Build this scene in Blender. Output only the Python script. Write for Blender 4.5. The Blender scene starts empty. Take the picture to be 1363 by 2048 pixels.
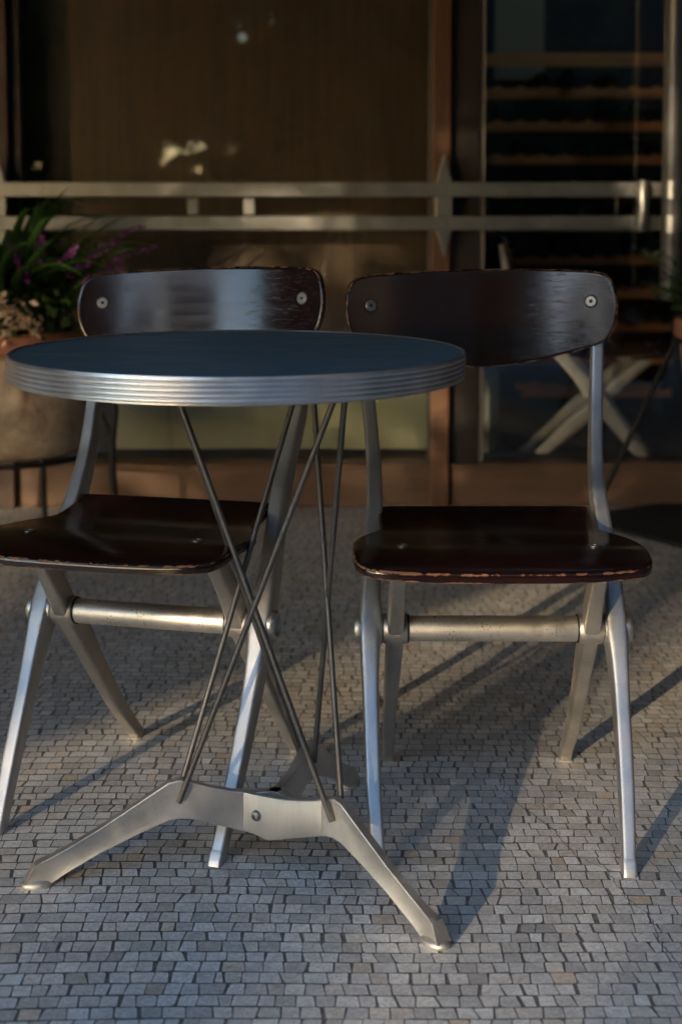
import bpy, bmesh, math, random
import numpy as np
from mathutils import Vector, Matrix
from mathutils.geometry import delaunay_2d_cdt

S = bpy.context.scene
COL = S.collection
R = math.radians
random.seed(7)
rng = np.random.default_rng(11)

# ---------------------------------------------------------------- camera
cd = bpy.data.cameras.new('camera')
cam = bpy.data.objects.new('camera', cd)
COL.objects.link(cam)
cam.location = (0, 0, 0.94457)
cam.rotation_euler = (math.pi / 2 - 0.08762, 0, 0)
cd.sensor_fit = 'VERTICAL'
cd.sensor_height = 36
cd.sensor_width = 24
cd.lens = 36 * 3076.55 / 2048
cd.shift_y = -(1024 - 655.35) / 2048
cd.clip_start = 0.05
cd.clip_end = 400
cd.dof.use_dof = True
cd.dof.focus_distance = 2.22
cd.dof.aperture_fstop = 3.8
S.camera = cam

# ---------------------------------------------------------------- light
SUN_EL, SUN_AZ = R(10), R(28)            # sun behind the camera, to the left of the view axis
travel = Vector((math.sin(SUN_AZ) * math.cos(SUN_EL), math.cos(SUN_AZ) * math.cos(SUN_EL), -math.sin(SUN_EL)))
world = bpy.data.worlds.new('World')
S.world = world
world.use_nodes = True
wn = world.node_tree
sky = wn.nodes.new('ShaderNodeTexSky')
sky.sky_type = 'NISHITA'
sky.sun_disc = False
sky.sun_elevation = SUN_EL
sky.sun_rotation = math.atan2(-travel.x, -travel.y)
sky.altitude = 0
sky.air_density = 1.0
sky.dust_density = 0.4
sky.ozone_density = 2.7
bg = wn.nodes['Background']
bg.inputs['Strength'].default_value = 0.15
wn.links.new(sky.outputs[0], bg.inputs[0])
sd = bpy.data.lights.new('sun', 'SUN')
sd.energy = 2.4
sd.angle = R(0.5)
sd.color = (1.0, 0.77, 0.50)
sun = bpy.data.objects.new('sun', sd)
COL.objects.link(sun)
sun.location = (-6, -10, 6)
sun.rotation_euler = travel.to_track_quat('-Z', 'Y').to_euler()
S.view_settings.view_transform = 'Standard'
S.view_settings.look = 'None'
S.view_settings.gamma = 1
S.view_settings.exposure = 2.05

# ---------------------------------------------------------------- materials
def mat(name):
    m = bpy.data.materials.new(name)
    m.use_nodes = True
    return m, m.node_tree.nodes, m.node_tree.links, m.node_tree.nodes['Principled BSDF']

def coords(n, l, scale=(1, 1, 1), kind='Object'):
    t = n.new('ShaderNodeTexCoord')
    mp = n.new('ShaderNodeMapping')
    mp.inputs['Scale'].default_value = scale
    l.new(t.outputs[kind], mp.inputs['Vector'])
    return mp.outputs[0]

def noise(n, l, vec, scale, detail=4, rough=0.55, dist=0.0):
    t = n.new('ShaderNodeTexNoise')
    t.inputs['Scale'].default_value = scale
    t.inputs['Detail'].default_value = detail
    t.inputs['Roughness'].default_value = rough
    t.inputs['Distortion'].default_value = dist
    if vec is not None:
        l.new(vec, t.inputs['Vector'])
    return t.outputs['Fac']

def ramp(n, l, fac, stops):
    r = n.new('ShaderNodeValToRGB')
    e = r.color_ramp.elements
    while len(e) < len(stops):
        e.new(0.5)
    for el, (p, c) in zip(e, stops):
        el.position = p
        el.color = (c[0], c[1], c[2], 1) if not isinstance(c, (int, float)) else (c, c, c, 1)
    l.new(fac, r.inputs[0])
    return r.outputs[0]

def mixc(n, l, fac, a, b, mode='MIX'):
    m = n.new('ShaderNodeMix')
    m.data_type = 'RGBA'
    m.blend_type = mode
    for s, v in ((0, fac), (6, a), (7, b)):
        if isinstance(v, bpy.types.NodeSocket):
            l.new(v, m.inputs[s])
        elif s == 0:
            m.inputs[0].default_value = v
        else:
            m.inputs[s].default_value = (*v, 1)
    return m.outputs[2]

def math_(n, l, op, a, b=0.0):
    m = n.new('ShaderNodeMath')
    m.operation = op
    for i, v in enumerate((a, b)):
        if isinstance(v, bpy.types.NodeSocket):
            l.new(v, m.inputs[i])
        else:
            m.inputs[i].default_value = v
    return m.outputs[0]

def bump(n, l, h, b, strength=0.2, dist=0.002):
    k = n.new('ShaderNodeBump')
    k.inputs['Strength'].default_value = strength
    k.inputs['Distance'].default_value = dist
    l.new(h, k.inputs['Height'])
    l.new(k.outputs[0], b.inputs['Normal'])

def simple(name, c, rough=0.6, metal=0.0, var=0.25, sc=12, bmp=0.0, stretch=(1, 1, 1)):
    m, n, l, b = mat(name)
    v = coords(n, l, stretch)
    f = noise(n, l, v, sc)
    col = ramp(n, l, f, [(0.25, [x * (1 - var) for x in c]), (0.75, [min(1, x * (1 + var)) for x in c])])
    l.new(col, b.inputs['Base Color'])
    r = ramp(n, l, noise(n, l, v, sc * 2.3), [(0.3, max(0.02, rough * 0.8)), (0.7, min(1, rough * 1.2))])
    l.new(r, b.inputs['Roughness'])
    b.inputs['Metallic'].default_value = metal
    if bmp:
        bump(n, l, noise(n, l, v, sc * 8), b, bmp)
    return m

def metal(name, c, rough, specks=0.0, grain=260, bmp=0.12, scr=0.35):
    m, n, l, b = mat(name)
    v = coords(n, l)
    big = noise(n, l, v, 14, 5, 0.6)
    fine = noise(n, l, v, grain, 3, 0.6)
    col = ramp(n, l, big, [(0.3, [x * 0.80 for x in c]), (0.7, [min(1, x * 1.08) for x in c])])
    if specks:
        sp = ramp(n, l, noise(n, l, v, 330, 2, 0.5), [(0.0, 1.0), (0.33, 1.0), (0.37, 0.0)])
        msk = ramp(n, l, noise(n, l, v, 22, 3), [(0.42, 0.0), (0.6, specks)])
        f = math_(n, l, 'MULTIPLY', sp, msk)
        col = mixc(n, l, f, col, (0.05, 0.035, 0.02))
    l.new(col, b.inputs['Base Color'])
    b.inputs['Metallic'].default_value = 0.94
    sv = coords(n, l, (1, 1, 0.12))
    sc = ramp(n, l, noise(n, l, sv, 190, 2, 0.7), [(0.45, 0.0), (0.75, scr)])
    rr = ramp(n, l, big, [(0.25, rough * 0.8), (0.75, rough * 1.25)])
    r2 = math_(n, l, 'ADD', rr, math_(n, l, 'MULTIPLY', sc, 0.3))
    l.new(r2, b.inputs['Roughness'])
    if bmp:
        bump(n, l, fine, b, bmp, 0.001)
    return m

M = {}
M['cast'] = metal('cast_aluminium', (0.59, 0.585, 0.57), 0.42, 0.25)
M['castrough'] = metal('rough_cast_aluminium', (0.56, 0.53, 0.48), 0.46, 0.5, grain=150, bmp=0.55)
M['tube'] = metal('tube_aluminium', (0.74, 0.70, 0.63), 0.44, 0.9)
M['base'] = metal('brushed_aluminium', (0.72, 0.69, 0.64), 0.50, 0.2)
M['lap'] = metal('dull_brushed_aluminium', (0.68, 0.65, 0.60), 0.56, 0.2)
M['rim'] = metal('ribbed_aluminium', (0.82, 0.82, 0.82), 0.34, 0.1, bmp=0.0, scr=0.1)
M['rod'] = metal('dark_steel', (0.19, 0.182, 0.172), 0.55, 0.2)
M['screw'] = metal('screw_steel', (0.34, 0.33, 0.31), 0.42)
M['rubber'] = simple('black_rubber', (0.012, 0.011, 0.010), 0.6)
M['rail'] = metal('dull_steel', (0.255, 0.26, 0.25), 0.40, 0.15, bmp=0.05)
M['iron'] = simple('wrought_iron', (0.012, 0.011, 0.010), 0.55, 0.4)

# lacquered plywood with chipped edges
def plywood(name, crackle):
    m, n, l, b = mat(name)
    v = coords(n, l)
    g = coords(n, l, (3, 60, 60))
    grain = noise(n, l, g, 3.2, 6, 0.65)
    base = ramp(n, l, grain, [(0.3, (0.014, 0.0050, 0.0036)), (0.75, (0.027, 0.0098, 0.0070))])
    at = n.new('ShaderNodeAttribute')
    at.attribute_name = 'wear'
    nz = noise(n, l, v, 95, 5, 0.68)
    nb = noise(n, l, v, 17, 3, 0.6)
    k = math_(n, l, 'ADD', math_(n, l, 'MULTIPLY', nz, 0.85), math_(n, l, 'MULTIPLY', nb, 0.55))
    w = math_(n, l, 'ADD', math_(n, l, 'MULTIPLY', at.outputs['Fac'], 0.66), k)
    chip = ramp(n, l, w, [(0.0, 0.0), (0.985, 0.0), (1.0, 1.0)])
    chip.node.color_ramp.elements[0].position = 0
    # rescale so the ramp works in 0..1
    l.new(math_(n, l, 'MULTIPLY', w, 0.725), chip.node.inputs[0])
    chip.node.color_ramp.elements[1].position = 0.925
    chip.node.color_ramp.elements[2].position = 0.945
    raw = ramp(n, l, noise(n, l, coords(n, l, (20, 20, 300)), 1.0, 3), [(0.35, (0.16, 0.060, 0.024)), (0.7, (0.36, 0.17, 0.08))])
    l.new(mixc(n, l, chip, base, raw), b.inputs['Base Color'])
    rg = ramp(n, l, noise(n, l, coords(n, l, (4, 30, 30)), 2.0, 5), [(0.3, 0.11), (0.75, 0.22)])
    l.new(mixc(n, l, chip, rg, (0.8, 0.8, 0.8)), b.inputs['Roughness'])
    b.inputs['Specular IOR Level'].default_value = 0.55
    if crackle:
        b.inputs['Specular IOR Level'].default_value = 0.70
    # grain and crazed varnish
    cr = coords(n, l, (5, 40, 74))
    c1 = noise(n, l, cr, 4.2, 4, 0.6, 0.12)
    crk = ramp(n, l, c1, [(0.57, 1.0), (0.63, 0.0)])
    gm = noise(n, l, v, 9, 2)
    if crackle:
        sx = n.new('ShaderNodeSeparateXYZ')
        l.new(v, sx.inputs[0])
        gm = math_(n, l, 'ADD', math_(n, l, 'MULTIPLY', gm, 0.6), math_(n, l, 'MULTIPLY', sx.outputs[0], 1.6))
    amp = ramp(n, l, gm, [(0.34, 0.0), (0.58, 1.0)])
    h = math_(n, l, 'ADD', math_(n, l, 'MULTIPLY', math_(n, l, 'MULTIPLY', crk, amp), 0.32 if crackle else 0.08),
              math_(n, l, 'MULTIPLY', grain, 0.10))
    h = math_(n, l, 'ADD', h, math_(n, l, 'MULTIPLY', chip, -0.8))
    bump(n, l, h, b, 0.35, 0.0012)
    return m
M['ply'] = plywood('dark_lacquered_plywood', False)
M['plyback'] = plywood('crazed_lacquered_plywood', True)

m, n, l, b = mat('slate_blue_laminate')
v = coords(n, l)
l.new(ramp(n, l, noise(n, l, v, 260, 3, 0.7), [(0.3, (0.105, 0.185, 0.22)), (0.7, (0.122, 0.210, 0.250))]), b.inputs['Base Color'])
sm_ = noise(n, l, coords(n, l, (2.5, 9, 1)), 3.0, 6, 0.7, 1.2)
l.new(ramp(n, l, sm_, [(0.3, 0.30), (0.7, 0.50)]), b.inputs['Roughness'])
b.inputs['Specular IOR Level'].default_value = 0.3
M['laminate'] = m

# marble mosaic: colour per tessera is stored on the mesh, veins and dirt are added here
m, n, l, b = mat('marble_tesserae')
at = n.new('ShaderNodeAttribute')
at.attribute_name = 'tess'
v = coords(n, l)
ve = noise(n, l, v, 55, 6, 0.7, 1.6)
vein = ramp(n, l, math_(n, l, 'ABSOLUTE', math_(n, l, 'SUBTRACT', ve, 0.5)), [(0.0, 0.62), (0.05, 1.0)])
dirt = ramp(n, l, noise(n, l, v, 5, 5, 0.65), [(0.3, (0.93, 0.915, 0.89)), (0.6, (1, 1, 1))])
grit = ramp(n, l, noise(n, l, v, 420, 2, 0.6), [(0.3, 0.93), (0.6, 1.0)])
c = mixc(n, l, 0.75, at.outputs['Color'], vein, 'MULTIPLY')
rust = ramp(n, l, noise(n, l, v, 21, 5, 0.7, 0.8), [(0.60, (1, 1, 1)), (0.74, (0.86, 0.70, 0.52))])
c = mixc(n, l, 0.8, c, rust, 'MULTIPLY')
clou = ramp(n, l, noise(n, l, v, 38, 5, 0.7), [(0.3, 0.84), (0.55, 1.0)])
c = mixc(n, l, 0.8, c, clou, 'MULTIPLY')
c = mixc(n, l, 1.0, c, dirt, 'MULTIPLY')
c = mixc(n, l, 0.8, c, grit, 'MULTIPLY')
l.new(c, b.inputs['Base Color'])
l.new(ramp(n, l, noise(n, l, v, 70, 4), [(0.3, 0.30), (0.7, 0.50)]), b.inputs['Roughness'])
bump(n, l, noise(n, l, v, 160, 3), b, 0.12, 0.001)
M['tess'] = m
M['grout'] = simple('dark_grout', (0.22, 0.205, 0.18), 0.85, 0, 0.4, 90, 0.3)

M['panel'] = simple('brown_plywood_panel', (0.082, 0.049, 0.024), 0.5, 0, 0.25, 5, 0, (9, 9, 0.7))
M['dim_inside'] = simple('dim_interior_tone', (0.06, 0.056, 0.036), 0.6, 0, 0.15, 3)  # colour stands in for the dim interior seen through the glass
M['green'] = simple('grey_green_board', (0.40, 0.40, 0.25), 0.55, 0, 0.12, 3)
M['stile'] = simple('orange_brown_wood', (0.115, 0.052, 0.024), 0.5, 0, 0.25, 6, 0, (14, 14, 0.8))
M['plinth'] = simple('weathered_wood_plinth', (0.135, 0.075, 0.045), 0.6, 0, 0.3, 4, 0.1, (1, 6, 6))
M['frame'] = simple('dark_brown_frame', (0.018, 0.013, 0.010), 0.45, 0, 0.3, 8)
M['pale'] = simple('pale_metal_edge', (0.42, 0.38, 0.32), 0.45, 0.3, 0.2, 8)
M['column'] = simple('red_brown_column', (0.055, 0.024, 0.014), 0.55, 0, 0.3, 5, 0, (10, 10, 1))
M['ceiling'] = simple('porch_boards', (0.10, 0.075, 0.055), 0.7, 0, 0.2, 4, 0, (1, 8, 8))
M['shade_awning'] = simple('tan_canvas', (0.22, 0.13, 0.07), 0.85, 0, 0.1, 3)  # tan picked so the unseen canopy bounces warm light down
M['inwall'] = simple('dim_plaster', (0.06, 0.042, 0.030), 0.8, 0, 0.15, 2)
M['beige'] = simple('beige_plaster', (0.42, 0.29, 0.15), 0.8, 0, 0.1, 3)
M['rack'] = simple('lamp_warmed_pine', (0.85, 0.32, 0.085), 0.5, 0, 0.2, 5, 0, (0.8, 8, 8))  # orange deepened to stand in for warm lamp light on the shelves
M['bottle'] = simple('dark_bottle_glass', (0.012, 0.016, 0.010), 0.08, 0, 0.3, 6)
M['foil'] = simple('red_foil', (0.22, 0.02, 0.02), 0.35, 0.4, 0.2, 6)
M['mat'] = simple('black_rubber_mat', (0.012, 0.011, 0.011), 0.8, 0, 0.4, 60, 0.4)
M['stone'] = None
m, n, l, b = mat('weathered_terracotta')
v = coords(n, l)
st = noise(n, l, v, 9, 6, 0.65, 0.4)
c = ramp(n, l, st, [(0.30, (0.12, 0.075, 0.045)), (0.45, (0.36, 0.26, 0.17)), (0.65, (0.58, 0.46, 0.33))])
spot = ramp(n, l, noise(n, l, v, 30, 3, 0.7), [(0.30, 0.25), (0.40, 1.0)])
l.new(mixc(n, l, 0.8, c, spot, 'MULTIPLY'), b.inputs['Base Color'])
b.inputs['Roughness'].default_value = 0.85
bump(n, l, st, b, 0.5, 0.01)
M['stone'] = m
M['terra'] = simple('terracotta', (0.36, 0.15, 0.085), 0.8, 0, 0.3, 9, 0.2)
M['terra_pale'] = simple('limed_terracotta', (0.40, 0.29, 0.23), 0.85, 0, 0.4, 16, 0.2)
M['soil'] = simple('potting_soil', (0.02, 0.014, 0.01), 0.95, 0, 0.5, 60, 0.6)
M['orange'] = simple('orange_wood', (0.50, 0.22, 0.07), 0.55, 0, 0.1, 8)
M['cab'] = simple('grey_green_paint', (0.13, 0.15, 0.13), 0.5, 0, 0.15, 5)

def leafmat(name, c, trans=0.35):
    m, n, l, b = mat(name)
    oi = n.new('ShaderNodeNewGeometry')
    f = oi.outputs['Random Per Island']
    col = ramp(n, l, f, [(0.0, [x * 0.6 for x in c]), (1.0, [x * 1.5 for x in c])])
    l.new(col, b.inputs['Base Color'])
    b.inputs['Roughness'].default_value = 0.42
    tr = n.new('ShaderNodeBsdfTranslucent')
    l.new(col, tr.inputs['Color'])
    mx = n.new('ShaderNodeMixShader')
    mx.inputs[0].default_value = trans
    l.new(b.outputs[0], mx.inputs[1])
    l.new(tr.outputs[0], mx.inputs[2])
    l.new(mx.outputs[0], n['Material Output'].inputs['Surface'])
    return m
M['leaf'] = leafmat('strap_leaf', (0.050, 0.115, 0.026))
M['leaf2'] = leafmat('small_leaf', (0.045, 0.085, 0.020))
M['treeleaf'] = leafmat('tree_leaf', (0.05, 0.085, 0.022), 0.4)
M['purple'] = leafmat('purple_flower', (0.26, 0.05, 0.28))
M['cream'] = leafmat('cream_flower', (0.78, 0.58, 0.42), 0.25)
M['bark'] = simple('bark', (0.09, 0.065, 0.045), 0.9, 0, 0.4, 20, 0.6)
M['asphalt'] = simple('asphalt', (0.05, 0.05, 0.052), 0.85, 0, 0.3, 60, 0.3)
M['kerb'] = simple('kerb_stone', (0.25, 0.24, 0.22), 0.8, 0, 0.2, 20)
M['render'] = simple('far_render', (0.12, 0.085, 0.065), 0.8, 0, 0.15, 1.2)
M['farwin'] = simple('far_window', (0.02, 0.025, 0.03), 0.15, 0, 0.2, 3)
M['farroof'] = simple('far_roof', (0.14, 0.07, 0.05), 0.8, 0, 0.2, 8)

m, n, l, b = mat('window_glass')
n.remove(b)
fr = n.new('ShaderNodeFresnel')
fr.inputs['IOR'].default_value = 1.5
tr = n.new('ShaderNodeBsdfTransparent')
tr.inputs['Color'].default_value = (0.95, 0.96, 0.95, 1)
gl = n.new('ShaderNodeBsdfGlossy')
gl.inputs['Roughness'].default_value = 0.01
gl.inputs['Color'].default_value = (1, 1, 1, 1)
mx = n.new('ShaderNodeMixShader')
l.new(math_(n, l, 'MULTIPLY', fr.outputs[0], 1.1), mx.inputs[0])
l.new(tr.outputs[0], mx.inputs[1])
l.new(gl.outputs[0], mx.inputs[2])
l.new(mx.outputs[0], n['Material Output'].inputs['Surface'])
M['glass'] = m

# ---------------------------------------------------------------- mesh helpers
class MB:
    def __init__(s):
        s.v, s.f, s.wear = [], [], []
    def add(s, vs, fs, wear=None):
        o = len(s.v)
        s.v += [tuple(p) for p in vs]
        s.f += [tuple(i + o for i in q) for q in fs]
        s.wear += list(wear) if wear is not None else [0.0] * len(vs)
        return s
    def rings(s, rings, cap=True, closed=True):
        k = len(rings[0])
        vs = [p for r in rings for p in r]
        fs = []
        for i in range(len(rings) - 1):
            for j in range(k if closed else k - 1):
                a, b_ = i * k + j, i * k + (j + 1) % k
                fs.append((a, b_, b_ + k, a + k))
        if cap and closed:
            fs.append(tuple(range(k))[::-1])
            fs.append(tuple((len(rings) - 1) * k + j for j in range(k)))
        return s.add(vs, fs)
    def box(s, lo, hi):
        x0, y0, z0 = lo
        x1, y1, z1 = hi
        vs = [(x0, y0, z0), (x1, y0, z0), (x1, y1, z0), (x0, y1, z0), (x0, y0, z1), (x1, y0, z1), (x1, y1, z1), (x0, y1, z1)]
        return s.add(vs, [(3, 2, 1, 0), (4, 5, 6, 7), (0, 1, 5, 4), (1, 2, 6, 5), (2, 3, 7, 6), (3, 0, 4, 7)])
    def tube(s, pts, r, k=12, cap=True):
        pts = [Vector(p) for p in pts]
        rs = r if isinstance(r, (list, tuple)) else [r] * len(pts)
        rings, up = [], None
        for i, p in enumerate(pts):
            t = (pts[min(i + 1, len(pts) - 1)] - pts[max(i - 1, 0)]).normalized()
            if up is None:
                up = Vector((0, 0, 1)) if abs(t.z) < 0.9 else Vector((1, 0, 0))
            a = t.cross(up).normalized()
            up = a.cross(t).normalized()
            rings.append([p + (a * math.cos(q) + up * math.sin(q)) * rs[i] for q in (2 * math.pi * j / k for j in range(k))])
        return s.rings(rings, cap)
    def lathe(s, prof, k=48, c=(0, 0, 0), axis='z', cap=True):
        rings = []
        for r, h in prof:
            ring = []
            for j in range(k):
                a = 2 * math.pi * j / k
                u, w = r * math.cos(a), r * math.sin(a)
                ring.append((c[0] + u, c[1] + w, c[2] + h) if axis == 'z' else
                            (c[0] + h, c[1] + u, c[2] + w) if axis == 'x' else (c[0] + w, c[1] + h, c[2] + u))
            rings.append(ring)
        return s.rings(rings, cap)
    def prism(s, poly, y0, y1):
        k = len(poly)                       # polygon in x,z extruded along y
        vs = [(x, y0, z) for x, z in poly] + [(x, y1, z) for x, z in poly]
        fs = [tuple(range(k)), tuple(range(2 * k - 1, k - 1, -1))]
        fs += [(i, i + k, (i + 1) % k + k, (i + 1) % k) for i in range(k)]
        return s.add(vs, fs)
    def build(s, name, m, parent=None, smooth=True, bevel=0.0, angle=40, origin=None):
        me = bpy.data.meshes.new(name)
        vs = s.v if origin is None else [(p[0] - origin[0], p[1] - origin[1], p[2] - origin[2]) for p in s.v]
        me.from_pydata(vs, [], s.f)
        bm = bmesh.new()
        bm.from_mesh(me)
        bmesh.ops.recalc_face_normals(bm, faces=bm.faces)
        bm.to_mesh(me)
        bm.free()
        if any(s.wear):
            a = me.attributes.new('wear', 'FLOAT', 'POINT')
            a.data.foreach_set('value', s.wear)
        me.materials.append(m)
        o = bpy.data.objects.new(name, me)
        COL.objects.link(o)
        if origin is not None:
            o.location = origin
        if parent is not None:
            o.parent = parent
        if smooth:
            me.shade_smooth()
            if angle:
                me.set_sharp_from_angle(angle=R(angle))
        if bevel:
            md = o.modifiers.new('bevel', 'BEVEL')
            md.width = bevel
            md.segments = 2
            md.limit_method = 'ANGLE'
            md.angle_limit = R(35)
            md.harden_normals = False
        return o

def thing(name, label, cat, loc=(0, 0, 0), rz=0.0, group=None):
    o = bpy.data.objects.new(name, None)
    o.empty_display_size = 0.1
    COL.objects.link(o)
    o.location = loc
    o.rotation_euler = (0, 0, rz)
    return tag(o, label, cat, group)

def tag(o, label=None, cat=None, group=None, kind=None):
    for k, v in (('label', label), ('category', cat), ('group', group), ('kind', kind)):
        if v:
            o[k] = v
    return o

def catmull(st, per=6):
    st = [np.array(p, float) for p in st]
    P = [2 * st[0] - st[1]] + st + [2 * st[-1] - st[-2]]
    out = []
    for i in range(1, len(P) - 2):
        for j in range(per):
            t = j / per
            p0, p1, p2, p3 = P[i - 1:i + 3]
            out.append(0.5 * (2 * p1 + (p2 - p0) * t + (2 * p0 - 5 * p1 + 4 * p2 - p3) * t * t + (3 * p1 - p0 - 3 * p2 + p3) * t ** 3))
    out.append(st[-1])
    return out

def superring(c, X, Y, n_=3.4, k=24):
    pts = []
    for j in range(k):
        a = 2 * math.pi * (j + 0.5) / k
        ca, sa = math.cos(a), math.sin(a)
        pts.append(c + X * (math.copysign(abs(ca) ** (2 / n_), ca)) + Y * (math.copysign(abs(sa) ** (2 / n_), sa)))
    return pts

def copy_tree(o, parent=None):
    c = o.copy()
    COL.objects.link(c)
    if parent is not None:
        c.parent = parent
    for ch in [q for q in bpy.data.objects if q.parent == o]:
        copy_tree(ch, c)
    return c

def inset(poly, d):
    P = np.array(poly)
    k = len(P)
    nx = np.roll(P, -1, 0) - np.roll(P, 1, 0)
    nx /= np.linalg.norm(nx, axis=1)[:, None] + 1e-12
    nrm = np.c_[-nx[:, 1], nx[:, 0]]        # inward for counter-clockwise outlines
    return P + nrm * d

def plate(outline, mp, th, step=0.012):
    """outline: counter-clockwise 2-D loop; mp(u, v, h) -> 3-D, h is depth below the top face."""
    loops = [(inset(outline, 0.0055), 0, 0.0), (inset(outline, 0.0016), 0, 0.9), (np.array(outline), 0.0014, 1.0),
             (np.array(outline), th * 0.5, 0.12), (np.array(outline), th - 0.0014, 1.0), (inset(outline, 0.0016), th, 0.9), (inset(outline, 0.0055), th, 0.0)]
    mb = MB()
    k = len(outline)
    vs, ws, fs = [], [], []
    for P, h, w in loops:
        vs += [mp(p[0], p[1], h) for p in P]
        ws += [w] * k
    for i in range(len(loops) - 1):
        for j in range(k):
            a, b_ = i * k + j, i * k + (j + 1) % k
            fs.append((a, b_, b_ + k, a + k))
    inner = loops[0][0]
    lo, hi = inner.min(0), inner.max(0)
    x, y = inner[:, 0], inner[:, 1]
    x2, y2 = np.roll(x, -1), np.roll(y, -1)
    pts = [Vector(p) for p in inner]
    for gx in np.arange(lo[0] + step / 2, hi[0], step):
        for gy in np.arange(lo[1] + step / 2, hi[1], step):
            ins = np.sum(((y > gy) != (y2 > gy)) & (gx < (x2 - x) * (gy - y) / (y2 - y + 1e-15) + x)) % 2
            if ins and np.min((x - gx) ** 2 + (y - gy) ** 2) > (step * 0.35) ** 2:
                pts.append(Vector((gx, gy)))
    V2, E2, F2, *_ = delaunay_2d_cdt(pts, [(i, (i + 1) % k) for i in range(k)], [], 1, 1e-7)
    for h, base in ((0, 0), (th, 6 * k)):
        idx = []
        for i, p in enumerate(V2):
            if i < k:
                idx.append(base + i)
            else:
                vs.append(mp(p[0], p[1], h))
                ws.append(0.0)
                idx.append(len(vs) - 1)
        for q in F2:
            fs.append(tuple(idx[i] for i in q))
    return mb.add(vs, fs, ws)

def smooth_outline(half, n_per=6):
    """half outline from bottom centre to top centre on the +u side -> closed ccw loop"""
    h = [(float(p[0]), float(p[1])) for p in catmull(half, n_per)]
    left = [(-u, v) for u, v in h[1:-1]][::-1]
    return h + left

# ---------------------------------------------------------------- floor
XN, XP, Y0, Y1 = -2.3, 2.3, 0.7, 4.62
mbv, mbf, cols = [], [], []
pal = np.array([(0.88, 0.855, 0.80), (0.85, 0.83, 0.79), (0.91, 0.89, 0.84), (0.77, 0.75, 0.71), (0.86, 0.81, 0.73), (0.90, 0.885, 0.85), (0.80, 0.79, 0.76)])
y = Y0
rp = 0.0252
def wave(x, yy):
    return 0.022 * np.sin(2.3 * x + 0.9 * yy) + 0.005 * np.sin(4.3 * x - 1.3 * yy + 1.0) + 0.003 * np.sin(9 * x + 2.1 * yy)
while y < Y1:
    h = rp * rng.uniform(0.88, 1.12)
    lean = rng.normal(0, 0.0010)
    x = XN + rng.uniform(0, 0.026)
    nj = int((XP - XN) / 0.020)
    # each joint: lean, half gap at the bottom and at the top
    jl = rng.normal(0, 0.0022, nj) + lean
    big = rng.random(nj) < 0.22
    jb = 0.0004 + np.abs(rng.normal(0, 0.0006, nj)) + big * rng.uniform(0, 0.0022, nj)
    jt = 0.0004 + np.abs(rng.normal(0, 0.0006, nj)) + big * rng.uniform(0, 0.0022, nj)
    q = 0
    while x < XP and q < nj - 1:
        w = 0.0250 * float(np.clip(rng.normal(1, 0.14), 0.62, 1.45))
        if rng.random() < 0.025:
            w *= 0.6
        gb, gt = rng.uniform(0.0008, 0.0014, 2)
        e = np.clip(rng.normal(0, 0.0006, 4), -.0007, .0012) * np.array((1, 1, -1, -1))
        A = np.array((x - jl[q] / 2 + jb[q], y + gb + e[0]))
        B = np.array((x + w - jl[q + 1] / 2 - jb[q + 1], y + gb + e[1]))
        C_ = np.array((x + w + jl[q + 1] / 2 - jt[q + 1], y + h - gt + e[2]))
        D = np.array((x + jl[q] / 2 + jt[q], y + h - gt + e[3]))
        a = []
        for k_ in range(4):
            P_, Pp, Pn = (A, B, C_, D)[k_], (A, B, C_, D)[k_ - 1], (A, B, C_, D)[(k_ + 1) % 4]
            t = rng.uniform(0.04, 0.12) if rng.random() > 0.12 else rng.uniform(0.12, 0.30)
            t2 = t * rng.uniform(0.5, 1.2)
            a += [P_ + (Pp - P_) * t, P_ + (P_ * 2 - Pp - Pn) * -0.5 * min(t, t2) * 0.5, P_ + (Pn - P_) * t2]
        o = len(mbv)
        mbv += [(float(p_[0]), float(p_[1] + wave(p_[0], y)), 0.0) for p_ in a]
        mbf.append(tuple(range(o, o + len(a))))
        c_ = pal[rng.integers(len(pal))] * float(np.clip(rng.normal(0.96, 0.10), 0.62, 1.12))
        if rng.random() < 0.03:
            c_ = c_ * np.array((1.02, 0.90, 0.77))
        cols.append(np.r_[np.clip(c_, 0, 1), 1.0])
        x += w
        q += 1
    y += h
ng = len(mbf)
o = len(mbv)
GX, GYN = 3.6, -0.6
GZ = -.0008
mbv += [(-GX, GYN, GZ), (GX, GYN, GZ), (GX, 8.2, GZ), (-GX, 8.2, GZ)]
mbf.append((o, o + 1, o + 2, o + 3))
me = bpy.data.meshes.new('floor')
me.from_pydata(mbv, [], mbf)
ca = me.color_attributes.new('tess', 'FLOAT_COLOR', 'CORNER')
buf = np.ones((len(me.loops), 4))
li = 0
for i, fc in enumerate(mbf):
    if i < ng:
        buf[li:li + len(fc)] = cols[i]
    li += len(fc)
ca.data.foreach_set('color', buf.ravel())
me.materials.append(M['tess'])
me.materials.append(M['grout'])
me.polygons[ng].material_index = 1
floor = bpy.data.objects.new('floor', me)
COL.objects.link(floor)
tag(floor, 'pale marble mosaic paving of small irregular tesserae', 'floor', kind='structure')

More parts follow.
